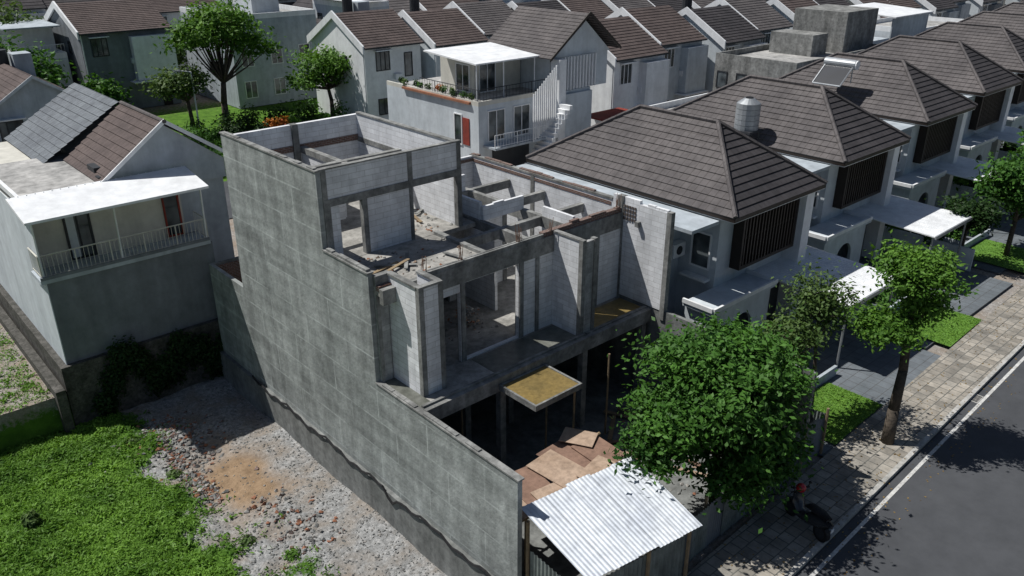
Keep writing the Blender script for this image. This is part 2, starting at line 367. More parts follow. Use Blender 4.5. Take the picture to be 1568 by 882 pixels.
for i in range(4200):
    x=rnd.uniform(7.2,11.9);y=rnd.uniform(14,32.5)
    if lotmask(x,y)[1]>.4 and rnd.random()<.8: continue
    pp.append((x,y,gz(x,y)+.01))
rubble("gravel",pp,.015,.055,[rockm,rockm,conc,conc,cement2])
pp=[(8.3+rnd.gauss(0,.8),29.3+rnd.gauss(0,1.1)) for _ in range(500)]+[(7.9+rnd.gauss(0,.3),26.5+rnd.uniform(-2,2)) for _ in range(260)]+[(9.5+rnd.gauss(0,.5),22+rnd.uniform(-2,2)) for _ in range(160)]
rubble("rubble_pile",[(x,y,gz(x,y)+.03) for x,y in pp if x<11.8],.03,.12,[rockm,redb,terra,conc,slabm])
# ---------------------------------------------------------------- road, sidewalk
X=list(np.arange(-60,60,3))+list(np.arange(60,240,8))
def strip(name,part,mat,f0,f1,z,o=None,side=None):
    o_=o or O(name)
    for a,b in zip(X[:-1],X[1:]):
        q=[(a,f0(a),z),(b,f0(b),z),(b,f1(b),z),(a,f1(a),z)]
        o_.poly(part,mat,q)
        if side is not None: o_.poly(part,mat,[(a,f0(a),side),(b,f0(b),side),(b,f0(b),z),(a,f0(a),z)])
    if not o: return o_.done()
strip("road","road",asph,lambda x:cy(x)-11,lambda x:cy(x)-.02,0)
o=O("road_marking");strip("",'line',paint,lambda x:cy(x)-.42,lambda x:cy(x)-.3,.005,o);o.done()
o=O("kerb");strip("",'kerb',kerbm,lambda x:cy(x),lambda x:cy(x)+.16,.13,o,-.02);o.done()
strip("sidewalk","p",paver,lambda x:cy(x)+.162,lambda x:cy(x)+2.15,.125)
o=O("storm_drain");o.box("frame",kerbm,32.2,32.9,cy(32)-.28,cy(32)+.03,-.01,.012);
for i in range(6):o.box("grate",blk,32.26+i*.1,32.31+i*.1,cy(32)-.24,cy(32)-.02,.0,.02)
o.done()
n=900;lx=nr.uniform(14,50,n);P=np.stack([lx,np.array([cy(q) for q in lx])+nr.uniform(-1.2,2.2,n),np.full(n,.14)],1);P[:,2]=np.where(P[:,1]<np.array([cy(q) for q in lx]),.012,.14)
leafmesh("fallen_leaves",P,nr.normal(size=(n,3))*.2+np.array([0,0,1]),.05+.06*nr.random(n),nr.random(n),drym,.6)
# ---------------------------------------------------------------- unfinished building
o=O("unfinished_concrete_house")
prof=[(13.1,-2.3),(13.1,3.8),(19.9,3.8),(19.9,7.64),(22.55,7.64),(22.55,10.3),(29.5,10.25),(29.5,4.0),(32.8,4.0),(32.8,-2.3)][::-1]
o.prism("side_wall",cement,12,12.17,prof)
o.box("foundation_beam",cement2,11.84,11.998,13.0,32.9,-2.3,-.22)
for a,b_,z in ((13.05,19.9,3.8),(19.88,22.55,7.64),(22.53,29.55,10.27)):
    o.box("coping",conc,11.975,12.2,a,b_,z,z+.045)
o.ragged("wall_top",conc,(12.09,13.2),(12.09,19.8),3.84,.14,.05,.5);o.ragged("wall_top",conc,(12.09,20),(12.09,22.4),7.68,.14,.1,.6);o.ragged("wall_top",conc,(12.09,22.7),(12.09,29.4),10.31,.14,.05,.5)
# top storey
o.wallx("front_blocks",aac,12.18,17.8,22.56,22.71,7.1,10.28,[(12.75,13.7,7.1,9.15),(15.6,17.62,7.1,9.15)])
o.box("beams",conc,12.18,17.82,22.53,22.74,9.05,9.3)
o.box("beams",conc,12.18,12.42,22.53,22.74,7.1,9.05)
o.box("beams",conc,13.62,13.8,22.535,22.735,7.1,9.05)
o.box("beams",conc,15.52,15.66,22.54,22.73,7.1,9.05);o.box("beams",conc,15.5,15.68,22.535,22.73,9.3,10.3)
o.box("beams",conc,17.62,17.82,22.53,22.74,7.1,9.05);o.box("beams",conc,17.64,17.815,22.54,22.735,9.3,10.3);o.box("beams",conc,12.18,12.36,22.54,22.735,9.3,10.3)
o.box("front_coping",conc,12.1,17.85,22.54,22.73,10.285,10.33)
o.box("right_blocks",aac,17.66,17.81,22.75,29.2,7.1,10.25)
o.box("right_cap",conc,17.63,17.84,22.75,29.2,10.25,10.3);o.box("beams",conc,17.64,17.83,22.75,29.2,9.1,9.3)
o.box("back_blocks",aac,12.18,17.8,29.2,29.38,7.1,10.2);o.box("beams",redb,12.18,17.8,29.16,29.4,9.15,9.4)
o.box("beams",conc,14.7,14.95,29.1,29.4,7.1,10.22)
o.box("partition",aac,12.2,15.0,26.1,26.22,7.1,9.1);o.box("partition",aac,15.0,15.12,26.22,29.1,7.1,9.1)
o.box("beams",conc,12.2,17.7,26.05,26.28,9.1,9.35);o.box("beams",conc,14.95,15.18,22.8,29.2,9.1,9.33)
o.box("beams",conc,12.2,15.0,24.3,24.5,9.1,9.3)
# third floor slabs
o.box("floor_slab_upper",slabm,12.18,16.5,19.55,22.5,6.95,7.1);o.box("floor_slab_upper",slabm,12.18,18.6,22.5,29.3,6.95,7.11)
o.box("beams",conc,12.18,16.6,19.4,19.6,6.7,7.2)
o.box("edge_bricks",redb,12.18,12.9,19.62,19.85,7.1,7.26);
o.box("beams",conc,13.5,22.9,19.1,19.36,6.72,7.35)
o.box("beam_rim",conc,13.5,18.7,19.12,19.2,7.35,7.48);o.box("beam_rim",conc,13.5,18.7,19.3,19.36,7.35,7.45)
o.box("edge_bricks",redb,18.7,22.85,19.15,19.35,7.35,7.52);o.ragged("wall_top",redb,(18.8,19.25),(22.8,19.25),7.52,.14,.1,.6)
for i in range(36):
    x=rnd.choice([13.6,15.1,17.6,19.1,22.7])+rnd.uniform(-.1,.1);y=19.22+rnd.uniform(-.08,.08);o.cyl("rebar",plyr,(x,y,7.3),(x+rnd.uniform(-.1,.1),y+rnd.uniform(-.1,.1),7.8+rnd.random()*.3),.009,n=4)
for y in (21.2,23.4,25.6): o.box("beams",conc,16.6 if y<22 else 18.6,22.85,y-.1,y+.1,6.85,7.2)
for x in (18.5,20.6): o.box("beams",conc,x-.1,x+.1,19.4,28.0,6.8,7.22)
o.box("beams",conc,16.45,16.65,19.4,22.5,6.8,7.22)
o.box("stub_walls",aac,18.55,20.6,22.2,22.32,7.2,7.75);o.box("stub_walls",aac,18.5,18.62,22.35,25,7.12,7.9);o.box("stub_walls",aac,20.55,20.67,19.5,21.1,7.22,7.6)
o.box("stub_walls",aac,18.8,20.4,25.55,25.68,7.2,7.9);o.ragged("stub_walls",aac,(18.56,22.4),(18.56,25),7.9,.11,.2,.5);o.ragged("stub_walls",aac,(18.6,22.26),(20.6,22.26),7.75,.11,.2,.5)
# right wall
o.prism("right_wall",aac,22.87,23.02,[(16.9,3.95),(28.2,3.95),(28.2,7.72),(19.6,7.72),(19.6,7.98),(18.3,7.98),(18.3,7.85),(16.9,7.85)][::-1])
o.box("edge_bricks",redb,22.85,23.04,19.7,28.2,7.5,7.62);o.box("right_cap",conc,22.84,23.05,19.65,28.25,7.725,7.8);o.ragged("wall_top",redb,(22.95,19.7),(22.95,28.2),7.8,.14,.08,.5);o.ragged("wall_top",aac,(22.95,17.0),(22.95,18.3),7.85,.13,.1,.6)
o.box("beams",conc,22.84,23.05,16.8,17.0,3.6,7.88);o.box("beams",conc,22.84,23.05,19.05,19.35,3.6,7.99);o.box("beams",conc,22.845,23.045,24,24.2,3.6,7.7)
o.box("beams",conc,22.7,23.06,18.2,18.35,7.0,7.2)
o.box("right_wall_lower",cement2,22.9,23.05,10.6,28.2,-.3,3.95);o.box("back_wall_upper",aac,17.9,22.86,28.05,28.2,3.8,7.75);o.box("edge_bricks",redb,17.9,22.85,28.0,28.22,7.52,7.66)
for i in range(5):
    for j in range(4): o.box("lattice_window",lattice,22.84,22.868,18.45+i*.13,18.53+i*.13,7.1+j*.16,7.2+j*.16)
# second floor
o.box("floor_slab_lower",slabm,12.18,22.86,17.5,29.3,3.62,3.8)
o.box("beams",conc,12.18,22.95,17.42,17.62,3.35,3.86)
o.box("beams",conc,12.4,15.3,18.0,18.2,3.1,3.6);o.box("beams",conc,12.6,22.8,19.4,19.7,3.2,3.62)
o.box("wet_floor",wet,15.3,19.2,17.65,19.05,3.8,3.812);o.box("wet_floor",wet,12.2,12.66,17.65,19.8,3.8,3.81)
o.box("ochre_floor",ochre,19.9,22.8,17.65,18.95,3.8,3.82)
o.box("puddle_rim",conc,19.5,22.86,17.62,17.75,3.86,3.9);o.box("puddle_rim",conc,12.2,19.4,17.6,17.7,3.86,3.93)
o.box("bay_blocks",aac,12.66,12.78,18.2,19.85,3.8,7.5);o.box("bay_blocks",aac,12.78,13.4,18.2,18.32,3.8,7.5);o.box("bay_blocks",aac,13.4,13.52,18.2,19.3,3.8,7.5)
for p in ((12.64,12.82,18.17,18.35),(13.38,13.54,18.17,18.35)):o.box("beams",conc,*p,3.8,7.56)
o.box("bay_cap",conc,12.62,12.82,18.3,19.85,7.5,7.56);o.box("bay_cap",conc,13.36,13.56,18.3,19.3,7.5,7.56);o.box("bay_cap",conc,12.8,13.4,18.17,18.35,7.5,7.565)
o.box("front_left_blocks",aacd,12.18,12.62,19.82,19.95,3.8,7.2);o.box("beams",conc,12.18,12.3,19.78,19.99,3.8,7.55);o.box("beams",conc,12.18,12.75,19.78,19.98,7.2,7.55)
o.wallx("front_wall_mid",aac,13.55,19.3,19.15,19.3,3.8,6.75,[(14.15,14.95,3.8,6.4),(15.15,17.55,3.85,6.68)])
o.box("beams",conc,14.97,15.13,19.1,19.35,3.8,6.72);o.box("beams",conc,17.57,17.75,19.1,19.35,3.8,6.72);o.box("beams",conc,14.0,14.14,19.1,19.34,3.8,6.72)
o.box("beams",conc,18.35,18.5,19.1,19.34,3.8,6.72)
o.box("fin_wall",aac,19.22,19.36,17.75,19.35,3.8,7.45);o.box("beams",conc,19.2,19.38,17.7,17.88,3.8,7.5);o.box("bay_cap",conc,19.19,19.39,17.9,19.35,7.45,7.5)
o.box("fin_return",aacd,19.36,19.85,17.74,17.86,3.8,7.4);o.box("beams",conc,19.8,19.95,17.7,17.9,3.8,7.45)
o.wallx("front_wall_right",aac,19.36,22.86,19.14,19.29,3.8,6.74,[(20.55,21.45,3.85,6.72)])
o.box("beams",conc,21.45,21.62,19.1,19.34,3.8,6.73);o.box("beams",conc,20.4,20.54,19.1,19.34,3.8,6.73)
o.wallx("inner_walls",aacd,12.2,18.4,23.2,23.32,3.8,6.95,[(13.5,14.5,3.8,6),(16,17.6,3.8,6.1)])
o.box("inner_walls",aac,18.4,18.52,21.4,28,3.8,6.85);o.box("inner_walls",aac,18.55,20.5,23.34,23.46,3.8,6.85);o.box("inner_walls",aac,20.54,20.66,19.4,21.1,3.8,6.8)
for x,y in ((14,21.4),(16.5,22.4),(20.6,23.4),(20.6,26)):o.box("columns_inner",conc,x-.1,x+.1,y-.1,y+.1,3.8,6.9)
# canopy tray
o.box("canopy",conc,15.1,17.2,15.65,17.42,3.42,3.54);
for q in ((15.1,17.2,15.65,15.72),(15.1,17.2,17.33,17.4),(15.1,15.17,15.72,17.33),(17.13,17.2,15.72,17.33)):o.box("canopy_rim",conc,*q,3.54,3.62)
o.box("canopy_water",ochre,15.17,17.13,15.72,17.33,3.54,3.585)
# ground floor
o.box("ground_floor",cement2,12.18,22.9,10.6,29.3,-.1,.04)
for x,y in ((12.35,17.6),(15.35,17.6),(15.35,19.5),(19.3,17.6),(22.6,17.6),(17.5,19.6),(19.3,19.6),(14,23),(18,23)):o.box("columns",conc,x-.12,x+.12,y-.12,y+.12,0,3.62)
for x,y in ((17.0,15.8),(19.6,16.6),(16.9,17.0),(14,20.5),(16,21.5),(18.5,20.8),(13.5,18.6),(14.6,18.8)):o.cyl("props",wood,(x,y,0),(x+.06,y+.05,3.4),.04,n=6)
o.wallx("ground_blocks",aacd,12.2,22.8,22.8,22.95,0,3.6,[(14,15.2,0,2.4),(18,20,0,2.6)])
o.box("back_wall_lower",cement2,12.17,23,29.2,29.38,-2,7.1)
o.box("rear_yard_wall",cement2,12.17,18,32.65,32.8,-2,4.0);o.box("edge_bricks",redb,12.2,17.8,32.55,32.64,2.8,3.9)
pr=None
for i in range(61):
    y=13.2+i*.27;q=(11.80,y,-.12+.08*math.sin(i*.55)+.06*math.sin(i*1.7)+(-.3 if i in(22,23) else 0))
    if pr:o.cyl("cable",blk,pr,q,.042,n=5)
    pr=q
o.done()
def slab_r(n,x0,x1,y0,y1,z): return [(rnd.uniform(x0,x1),rnd.uniform(y0,y1),z) for _ in range(n)]
rubble("brick_debris",slab_r(120,15.7,18.3,22.8,26,7.13)+slab_r(90,12.4,16.4,19.7,22.4,7.12)+slab_r(70,15.4,17.6,20.2,22.5,3.83)+slab_r(160,17,22,12,17,.06)+[(17+rnd.gauss(0,.25),21.3+rnd.gauss(0,.25),3.85+abs(rnd.gauss(0,.3))) for _ in range(120)],.02,.09,[rockm,slabm,terra,ply,conc])
def sheet(o,p,mat,cx,cy_,z,w,d,ang,tx=0,ty=0,th=.02):
    ca,sa=math.cos(ang),math.sin(ang);v,f,_=o.g(p,mat);k=len(v)
    for dz in (0,th):
        for a,b in ((-w,-d),(w,-d),(w,d),(-w,d)):
            v.append((cx+(a*ca-b*sa)/2,cy_+(a*sa+b*ca)/2,z+dz+a*tx/2+b*ty/2))
    f+=[tuple(k+i for i in q) for q in ((3,2,1,0),(4,5,6,7),(0,1,5,4),(1,2,6,5),(2,3,7,6),(3,0,4,7))]
o=O("timber_planks")
for i in range(16):sheet(o,"planks",rnd.choice([wood,ply,plyr]),rnd.uniform(16.5,22),rnd.uniform(12.5,17),.06+.03*i*.3,rnd.uniform(1.2,2.8),.16,rnd.uniform(0,3),0,0,.03)
for i in range(5):sheet(o,"planks",rnd.choice([wood,conc]),rnd.uniform(13,16),rnd.uniform(20,22.2),7.13+.02*i,rnd.uniform(.8,1.5),.12,rnd.uniform(0,3),0,0,.03)
for i in range(4):sheet(o,"planks",rnd.choice([wood,conc]),rnd.uniform(16,18),rnd.uniform(23.2,26),7.14+.02*i,rnd.uniform(.8,1.5),.12,rnd.uniform(0,3),0,0,.03)
o.done()
# plywood stack
o=O("plywood_sheets")
for mt,cx,cyy,z,w_,d_,an,tx,ty in ((ply,12.95,13.9,2.12,1.2,1.1,.05,.0,.0),(plyr,13.6,14.35,2.15,1.1,1.5,-.15,.01,.01),(plyr,15.6,14.3,2.17,1.6,2.0,.05,-.01,.0),(ply,14.7,14.15,2.24,1.15,1.75,.08,.01,.01),(plyr,16.3,13.8,2.22,1.1,1.9,-.06,-.01,.0),(ply,15.5,13.3,2.29,1.3,.8,.2,.0,.01),(ply,16.3,14.9,2.3,.8,1.1,.5,.02,0),(ply,13.9,13.55,2.2,1.3,.7,-.15,.0,.0)):
    sheet(o,"sheets",mt,cx,cyy,z,w_,d_,an,tx,ty)
for x,y in ((12.6,13.4),(14.5,13.3),(16.8,13.2),(13,14.7),(16.9,14.8)):o.cyl("posts",wood,(x,y,0),(x,y,2.1),.05,n=6)
o.cyl("posts",wood,(12.4,13.4,2.05),(17.2,13.2,2.1),.05,n=6);o.cyl("posts",wood,(12.4,14.7,2.05),(17.2,14.8,2.1),.05,n=6)
o.done()
def corr(o,p,mat,A,B,C,D,per=.16,amp=.022,thick=None):
    A,B,C,D=map(Vector,(A,B,C,D));L=(B-A).length;n=int(L/per*6);v,f,_=o.g(p,mat);k=len(v);nrm=(B-A).cross(D-A).normalized()
    for i in range(n+1):
        s=i/n;h=amp*math.sin(s*L/per*2*math.pi)
        v.append(tuple(A.lerp(B,s)+nrm*h));v.append(tuple(D.lerp(C,s)+nrm*h))
    for i in range(n): f.append((k+2*i,k+2*i+2,k+2*i+3,k+2*i+1))
o=O("corrugated_shed")
a0=Vector((12.2,13.25,2.75));b0=Vector((16.35,12.75,2.7));c0=Vector((15.7,9.65,2.35));d0=Vector((11.85,10.2,2.4))
for i in range(5):
    s0,s1=i/5,(i+1)/5+.015;dz=Vector((0,0,.02*(i%2)));jj=Vector((0,rnd.uniform(-.1,.1),0));kk=Vector((0,rnd.uniform(-.08,.08),0))
    corr(o,"roof",zinc,a0.lerp(b0,s0)+dz+kk,a0.lerp(b0,s1)+dz+kk,d0.lerp(c0,s1)+dz+jj,d0.lerp(c0,s0)+dz+jj,per=.14,amp=.009)
for x,y in ((12.3,13),(16.1,12.6),(15.5,9.9),(12.05,10.4),(14,10.1),(14.1,12.8)):o.cyl("posts",wood,(x,y,0),(x,y,2.35),.06,n=6)
o.cyl("posts",wood,(12.1,10.4,2.3),(15.6,9.9,2.27),.05,n=6);o.cyl("posts",wood,(12.3,13.0,2.62),(16.2,12.6,2.6),.05,n=6)
corr(o,"walls",zincg,(12.1,10.5,0),(15.5,10.0,0),(15.5,10,2.0),(12.1,10.5,2.0));corr(o,"walls",zincg,(12.15,10.5,0),(12.3,12.9,0),(12.3,12.9,1.4),(12.15,10.5,1.4))
corr(o,"walls",zincg,(15.5,10.0,0),(16.1,12.5,0),(16.1,12.5,2.1),(15.5,10.0,2.1))
o.done()
o=O("corrugated_fence")
xa=15.75
while xa<24.4:
    xb=xa+.85;h=1.75+rnd.uniform(-.1,.15);ya=10.45+.03*(xa-16)+rnd.uniform(-.04,.04)
    corr(o,"sheets",rnd.choice([zincg,zincg,greyw]),(xa,ya,.05),(xb,ya+.03,.05),(xb,ya+.03+rnd.uniform(-.05,.05),h),(xa,ya,h),per=.12);xa+=.8
for i in range(7):o.cyl("posts",wood,(15.9+i*1.42,10.6,0),(15.9+i*1.42,10.62,1.95),.05,n=6)
corr(o,"sheets",zincg,(24.6,10.7,.05),(24.3,13.6,.05),(24.3,13.6,1.5),(24.6,10.7,1.6),per=.12)
o.cyl("posts",wood,(15.8,10.62,1.3),(24.5,10.85,1.35),.04,n=6)
o.done()
o=O("bamboo_barrier")
for i in range(9):
    y=10.9+i*.36;o.cyl("poles",wood,(23.6+rnd.uniform(-.1,.1),y,0),(23.6+rnd.uniform(-.15,.15),y+rnd.uniform(-.1,.1),1.5+rnd.random()*.6),.035,n=6)
for z in (.6,1.1,1.5):o.cyl("rails",wood,(23.55,10.8,z),(23.6,14,z+.1),.03,n=6)
o.done()
# ---------------------------------------------------------------- left neighbour
o=O("balcony_house")
o.box("walls",greyw,5.9,12.5,33.35,46,.9,4.75);o.box("walls_left",pale,5.86,5.895,33.3,46.2,-.2,7.4)
o.box("stone_base",stone,5.6,12.6,33.1,46,-2,1.15)
o.box("upper_walls",cream,5.95,11.9,34.6,46,4.8,7.55)
o.box("balcony_slab",pale2,5.7,12.4,33.25,34.65,4.72,4.88)
o.box("balcony_parapet",greyw,5.72,12.38,33.24,33.33,4.88,5.0)
o.rail((5.8,33.32,4.9),(12.35,33.32,4.9),cream);o.rail((12.35,33.35,4.9),(12.35,34.6,4.9),cream);o.rail((5.8,33.35,4.9),(5.8,34.6,4.9),cream)
for x in (5.85,8.8,12.3):o.cyl("posts",white,(x,33.35,4.9),(x,33.2,7.5),.035,n=6)
o.window(7.2,8.2,34.6,4.95,7.0,darkg,2);o.box("curtain",pale,7.3,7.6,34.55,34.575,5,6.9);o.window(11.1,11.8,34.6,4.95,7.0,redt,1)
o.prism("balcony_roof",white,5.5,12.35,[(32.35,7.42),(34.7,7.78),(34.7,7.88),(32.35,7.52)][::-1])
for i in range(23):o.box("roof_ribs",white,5.6+i*.3,5.63+i*.3,34.65,34.7,7.8,7.9)
o.box("flat_roof",flatr,5.9,9.6,34.75,41,7.5,7.7);o.box("flat_roof_rim",white,5.85,5.99,34.7,41,7.65,7.86);o.box("flat_roof_rim",white,5.99,9.2,34.7,34.82,7.65,7.86)
o.prism("gable_wall",pale2,34.95,35.1,[(9.3,7.0),(14.2,7.0),(14.2,7.85),(11.8,9.7),(9.3,7.85)],'y')
o.prism("gable_body",pale2,35.1,46,[(9.4,.0),(14.1,.0),(14.1,7.8),(11.8,9.6),(9.4,7.8)],'y')
o.slope("roof",roofr,(8.9,39.8,7.72),(8.9,34.7,7.72),(11.8,34.7,9.85),(11.8,39.8,9.85));o.slope("roof",roofr,(14.5,34.7,7.9),(14.5,39.8,7.9),(11.8,39.8,9.85),(11.8,34.7,9.85))
o.slope("roof_far",roofg,(8.0,46.4,7.6),(8.0,39.85,7.6),(11.7,39.85,9.9),(11.7,46.4,9.9));o.slope("roof_far",roofg,(14.5,39.85,7.9),(14.5,46.4,7.9),(11.7,46.4,9.9),(11.7,39.85,9.9))
o.cyl("ridge_cap",roofb,(11.8,34.6,9.88),(11.8,39.8,9.88),.09);o.prism("barge",white,34.62,34.68,[(8.85,7.62),(8.85,7.8),(11.8,9.98),(14.55,8.0),(14.55,7.82),(11.8,9.78)],'y')
o.box("ac_unit",darkg,9.1,9.7,36,36.9,7.72,8.1);o.box("roof_box",darkg,9.0,9.5,35.2,35.6,7.7,7.9)
o.done()
o=O("stone_wall");o.box("w",stone,5.15,5.5,32.8,48,-2,.35,);o.done()
for i in range(14): 
    bush("climbing_plant",(6.9+i*.42,32.95,-.3+rnd.uniform(-.6,1.5)),(.65,.28,.8+rnd.random()*.5),600,.17,leafD)
bush("weed_bush",(2.6,27.5,-1.2),(.35,.35,.35),500,.16,leafC)
for x,y in ((6.9,30.3),(8.9,18.5),(6.4,24.8),(7.8,22),(7.4,27.3),(8.6,20.4),(9.2,16.8)):bush("weed_bush",(x,y,gz(x,y)+.08),(.35,.35,.16),260,.11,rnd.choice([leafB,leafC]))
# ---------------------------------------------------------------- right-hand row of hip-roof houses
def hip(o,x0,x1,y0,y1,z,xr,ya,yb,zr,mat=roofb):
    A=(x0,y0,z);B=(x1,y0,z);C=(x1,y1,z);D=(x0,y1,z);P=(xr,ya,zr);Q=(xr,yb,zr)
    o.slope("roof",roofb2,A,B,P,P);o.slope("roof",mat,D,A,P,Q);o.slope("roof",mat,B,C,Q,P);o.slope("roof",mat,C,D,Q,Q)  # front slope gets the darker tile: its shade is painted in
    up=Vector((0,0,.07))
    for a,b in ((A,P),(B,P),(C,Q),(D,Q),(P,Q)):o.cyl("ridge_caps",mat,Vector(a)+up,Vector(b)+up,.1,n=6)
    o.box("soffit",white,x0+.03,x1-.03,y0+.03,y1-.03,z-.2,z-.01)
    o.box("fascia",bmet,x0,x1,y0,y0+.03,z-.16,z+.03);o.box("fascia",bmet,x0,x0+.03,y0,y1,z-.16,z+.03)
def nhouse(dx,dy,first=False):
    o=O("hip_roof_house");X0=dx;Y0=dy
    def B(p,m,a,b,c,d,e,f):o.box(p,m,a+X0,b+X0,c+Y0,d+Y0,e,f)
    B("walls",pale,27.4,33.1,17.7,28,0,6.7);B("walls",pale,24.2,27.4,19.6,28.3,0,6.05);B("walls",pale,33.1,35.0,20,28,0,6.2)
    B("parapet",pale,24.15,24.3,19.5,28.3,6.05,6.3);B("parapet",pale,24.3,27.3,19.5,19.65,6.05,6.3);B("parapet",white,33.1,35.05,19.95,20.1,6.2,6.5)
    B("flat_roof",flatr,24.3,27.39,19.65,28.2,6.05,6.1);B("side_canopy",pale2,24.9,26.68,17.3,28.6,6.42,6.56)
    hip(o,26.7+X0,33.7+X0,16.6+Y0,28.6+Y0,6.8,30.2+X0,20.2+Y0,24.5+Y0,9.45)
    B("bay_frame",bmet,28.4,32.7,17.2,17.69,3.95,4.1);B("bay_frame",bmet,28.4,28.52,17.2,17.69,4.1,6.6);B("bay_frame",bmet,32.58,32.7,17.2,17.69,4.1,6.6);B("bay_glass",gls,28.52,32.58,17.62,17.69,4.1,6.6)
    B("bay_frame",bmet,28.4,32.7,17.25,17.3,5.3,5.38)
    for i in range(17):B("slats",bmet,28.6+i*.24,28.68+i*.24,17.2,17.32,4.1,6.6)
    for i in (1,3,6,8,11,13,15):B("curtains",cream,28.62+i*.24,28.86+i*.24,17.585,17.615,4.2,5.9+.5*(i%2))
    B("pillar",white,32.75,33.4,16.9,18.2,0,6.58);
    B("porch_roof",pale,25.3,29.9,16.2,17.7,3.15,3.3);B("porch_rim",white,25.3,29.9,16.15,16.25,3.3,3.48);B("porch_rim",white,25.25,25.35,16.25,17.7,3.3,3.48);B("porch_rim",white,29.8,29.9,16.25,17.7,3.3,3.48)
    pts=[(26.9,0)]+[(27.7-.8*math.cos(a),1.7+.8*math.sin(a)) for a in np.linspace(0,math.pi,11)]+[(28.5,0),(29.7,0),(29.7,3.15),(25.5,3.15),(25.5,0)]
    o.prism("porch_wall",pale,16.35+Y0,16.5+Y0,[(a+X0,b) for a,b in pts][::-1],'y')
    B("porch_side",pale,25.5,25.62,16.5,17.7,0,3.15);B("porch_side",white,29.55,29.68,16.5,17.7,0,3.15);B("porch_inner_shade",darkg,25.6,29.5,17.6,17.69,0,3.1)  # dark back panel paints in the shade seen through the arch
    B("garage_opening_shade",darkg,30.0,32.7,17.6,17.69,0,2.7)  # flat dark panel, painted shade of the garage opening
    o.window(24.8+X0,26.3+X0,19.6+Y0,4.0,5.3,white,2);o.windowx(18.0+Y0,19.0+Y0,27.4+X0,4.0,5.6,white,1)
    B("hood",white,27.0,27.4,17.9,19.2,3.55,3.65);B("ac_unit",white,26.45,27.25,19.2,19.58,4.4,5.0)
    o.cyl("ac_fan",darkg,(26.85+X0,19.21+Y0,4.7),(26.85+X0,19.18+Y0,4.7),.2,n=12)
    o.prism("carport_roof",white,30.4+X0,35.0+X0,[(13.1+Y0,3.0),(18.3+Y0,3.2),(18.3+Y0,3.26),(13.1+Y0,3.06)][::-1])
    for i in range(24):o.prism("carport_ribs",white,30.5+i*.19+X0,30.52+i*.19+X0,[(13.12+Y0,3.06),(18.28+Y0,3.255),(18.28+Y0,3.27),(13.12+Y0,3.075)][::-1])
    B("carport_edge",steel,30.38,35.02,13.05,13.12,2.93,3.1)
    for x in (30.6,34.8):o.cyl("carport_posts",steel,(x+X0,13.3+Y0,0),(x+X0,13.3+Y0,3),.05,n=6)
    B("side_wall",pale,35.0,35.12,12.6,20,0,1.3);B("side_wall",pale,24.2,24.32,12.6,19.6,0,1.3);B("planter_wall",pale2,25.3,30.0,13.0,13.12,0,.5)
    B("driveway",drivem,24.35,34.98,10.4,17.7,-.02,.06)
    if dx<50:
        for i in range(3):B("roof_vent",steel,31.2,31.5,26+i*.6,26.3+i*.6,7,7.6)
    o.done()
    l=O("front_lawn");xa=25.2+X0;xb=29.1+X0
    l.poly("l",lawnm,[(xa,cy(xa)+2.2,.13),(xb,cy(xb)+2.2,.13),(xb,12.9+Y0,.13),(xa,12.9+Y0,.13)]);l.done()
    n=6000 if dx<20 else 2500
    P=np.stack([nr.uniform(xa,xb,n),nr.uniform(cy(xa)+2.25,12.85+Y0,n),np.full(n,.15)],1)
    leafmesh("lawn_grass",P,nr.normal(size=(n,3))*np.array([1,1,.4])*.6+np.array([0,0,.8]),.06+.05*nr.random(n),.6+.2*nr.normal(size=n),grassm,.35)
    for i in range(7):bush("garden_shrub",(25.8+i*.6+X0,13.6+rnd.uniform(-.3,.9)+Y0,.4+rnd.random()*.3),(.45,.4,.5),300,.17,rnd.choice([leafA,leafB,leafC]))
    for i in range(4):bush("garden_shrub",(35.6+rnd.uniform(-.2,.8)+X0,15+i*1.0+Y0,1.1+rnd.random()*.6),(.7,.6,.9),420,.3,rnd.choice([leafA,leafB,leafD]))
m,t,b=nt("lawn");tc=t.nodes.new("ShaderNodeTexCoord");t.links.new(ramp(t,noise_(t,tc.outputs["Object"],3,8,.7),[(.3,(.055,.14,.015)),(.7,(.12,.25,.03))]),b.inputs["Base Color"]);b.inputs["Roughness"].default_value=.95;lawnm=m
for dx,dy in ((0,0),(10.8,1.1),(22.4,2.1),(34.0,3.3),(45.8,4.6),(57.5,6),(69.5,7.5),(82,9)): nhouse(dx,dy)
o=O("water_tank");c=(37.3,23.2)
for a,b_ in ((-.5,-.5),(.5,-.5),(.5,.5),(-.5,.5)):o.cyl("stand",darkg,(c[0]+a,c[1]+b_,6.2),(c[0]+a,c[1]+b_,7.5),.05,n=5)
o.box("stand",darkg,c[0]-.65,c[0]+.65,c[1]-.65,c[1]+.65,7.45,7.55)
for i in range(5):o.cyl("tank",steel,(c[0],c[1],7.55+i*.27),(c[0],c[1],7.55+i*.27+.25),.62,n=18);o.cyl("tank",steel,(c[0],c[1],7.8+i*.27),(c[0],c[1],7.83+i*.27),.58,n=18)
o.cyl("tank_lid",steel,(c[0],c[1],8.9),(c[0],c[1],9.15),.6,.25,n=18);o.cyl("tank_lid",blk,(c[0],c[1],9.15),(c[0],c[1],9.2),.2,n=12);o.done()
o=O("solar_water_heater");o.cyl("tank",steel,(49.7,23.8,9.4),(49.7,25.8,9.4),.3,n=16);o.cyl("tank",white,(49.7,23.7,9.4),(49.7,23.8,9.4),.27,n=16)
v=[(48.2,23.9,8.3),(48.2,25.7,8.3),(49.5,25.7,9.3),(49.5,23.9,9.3)];o.poly("panel",bikep,v);o.poly("panel_back",darkg,[(a,b_,c_-.06) for a,b_,c_ in v])
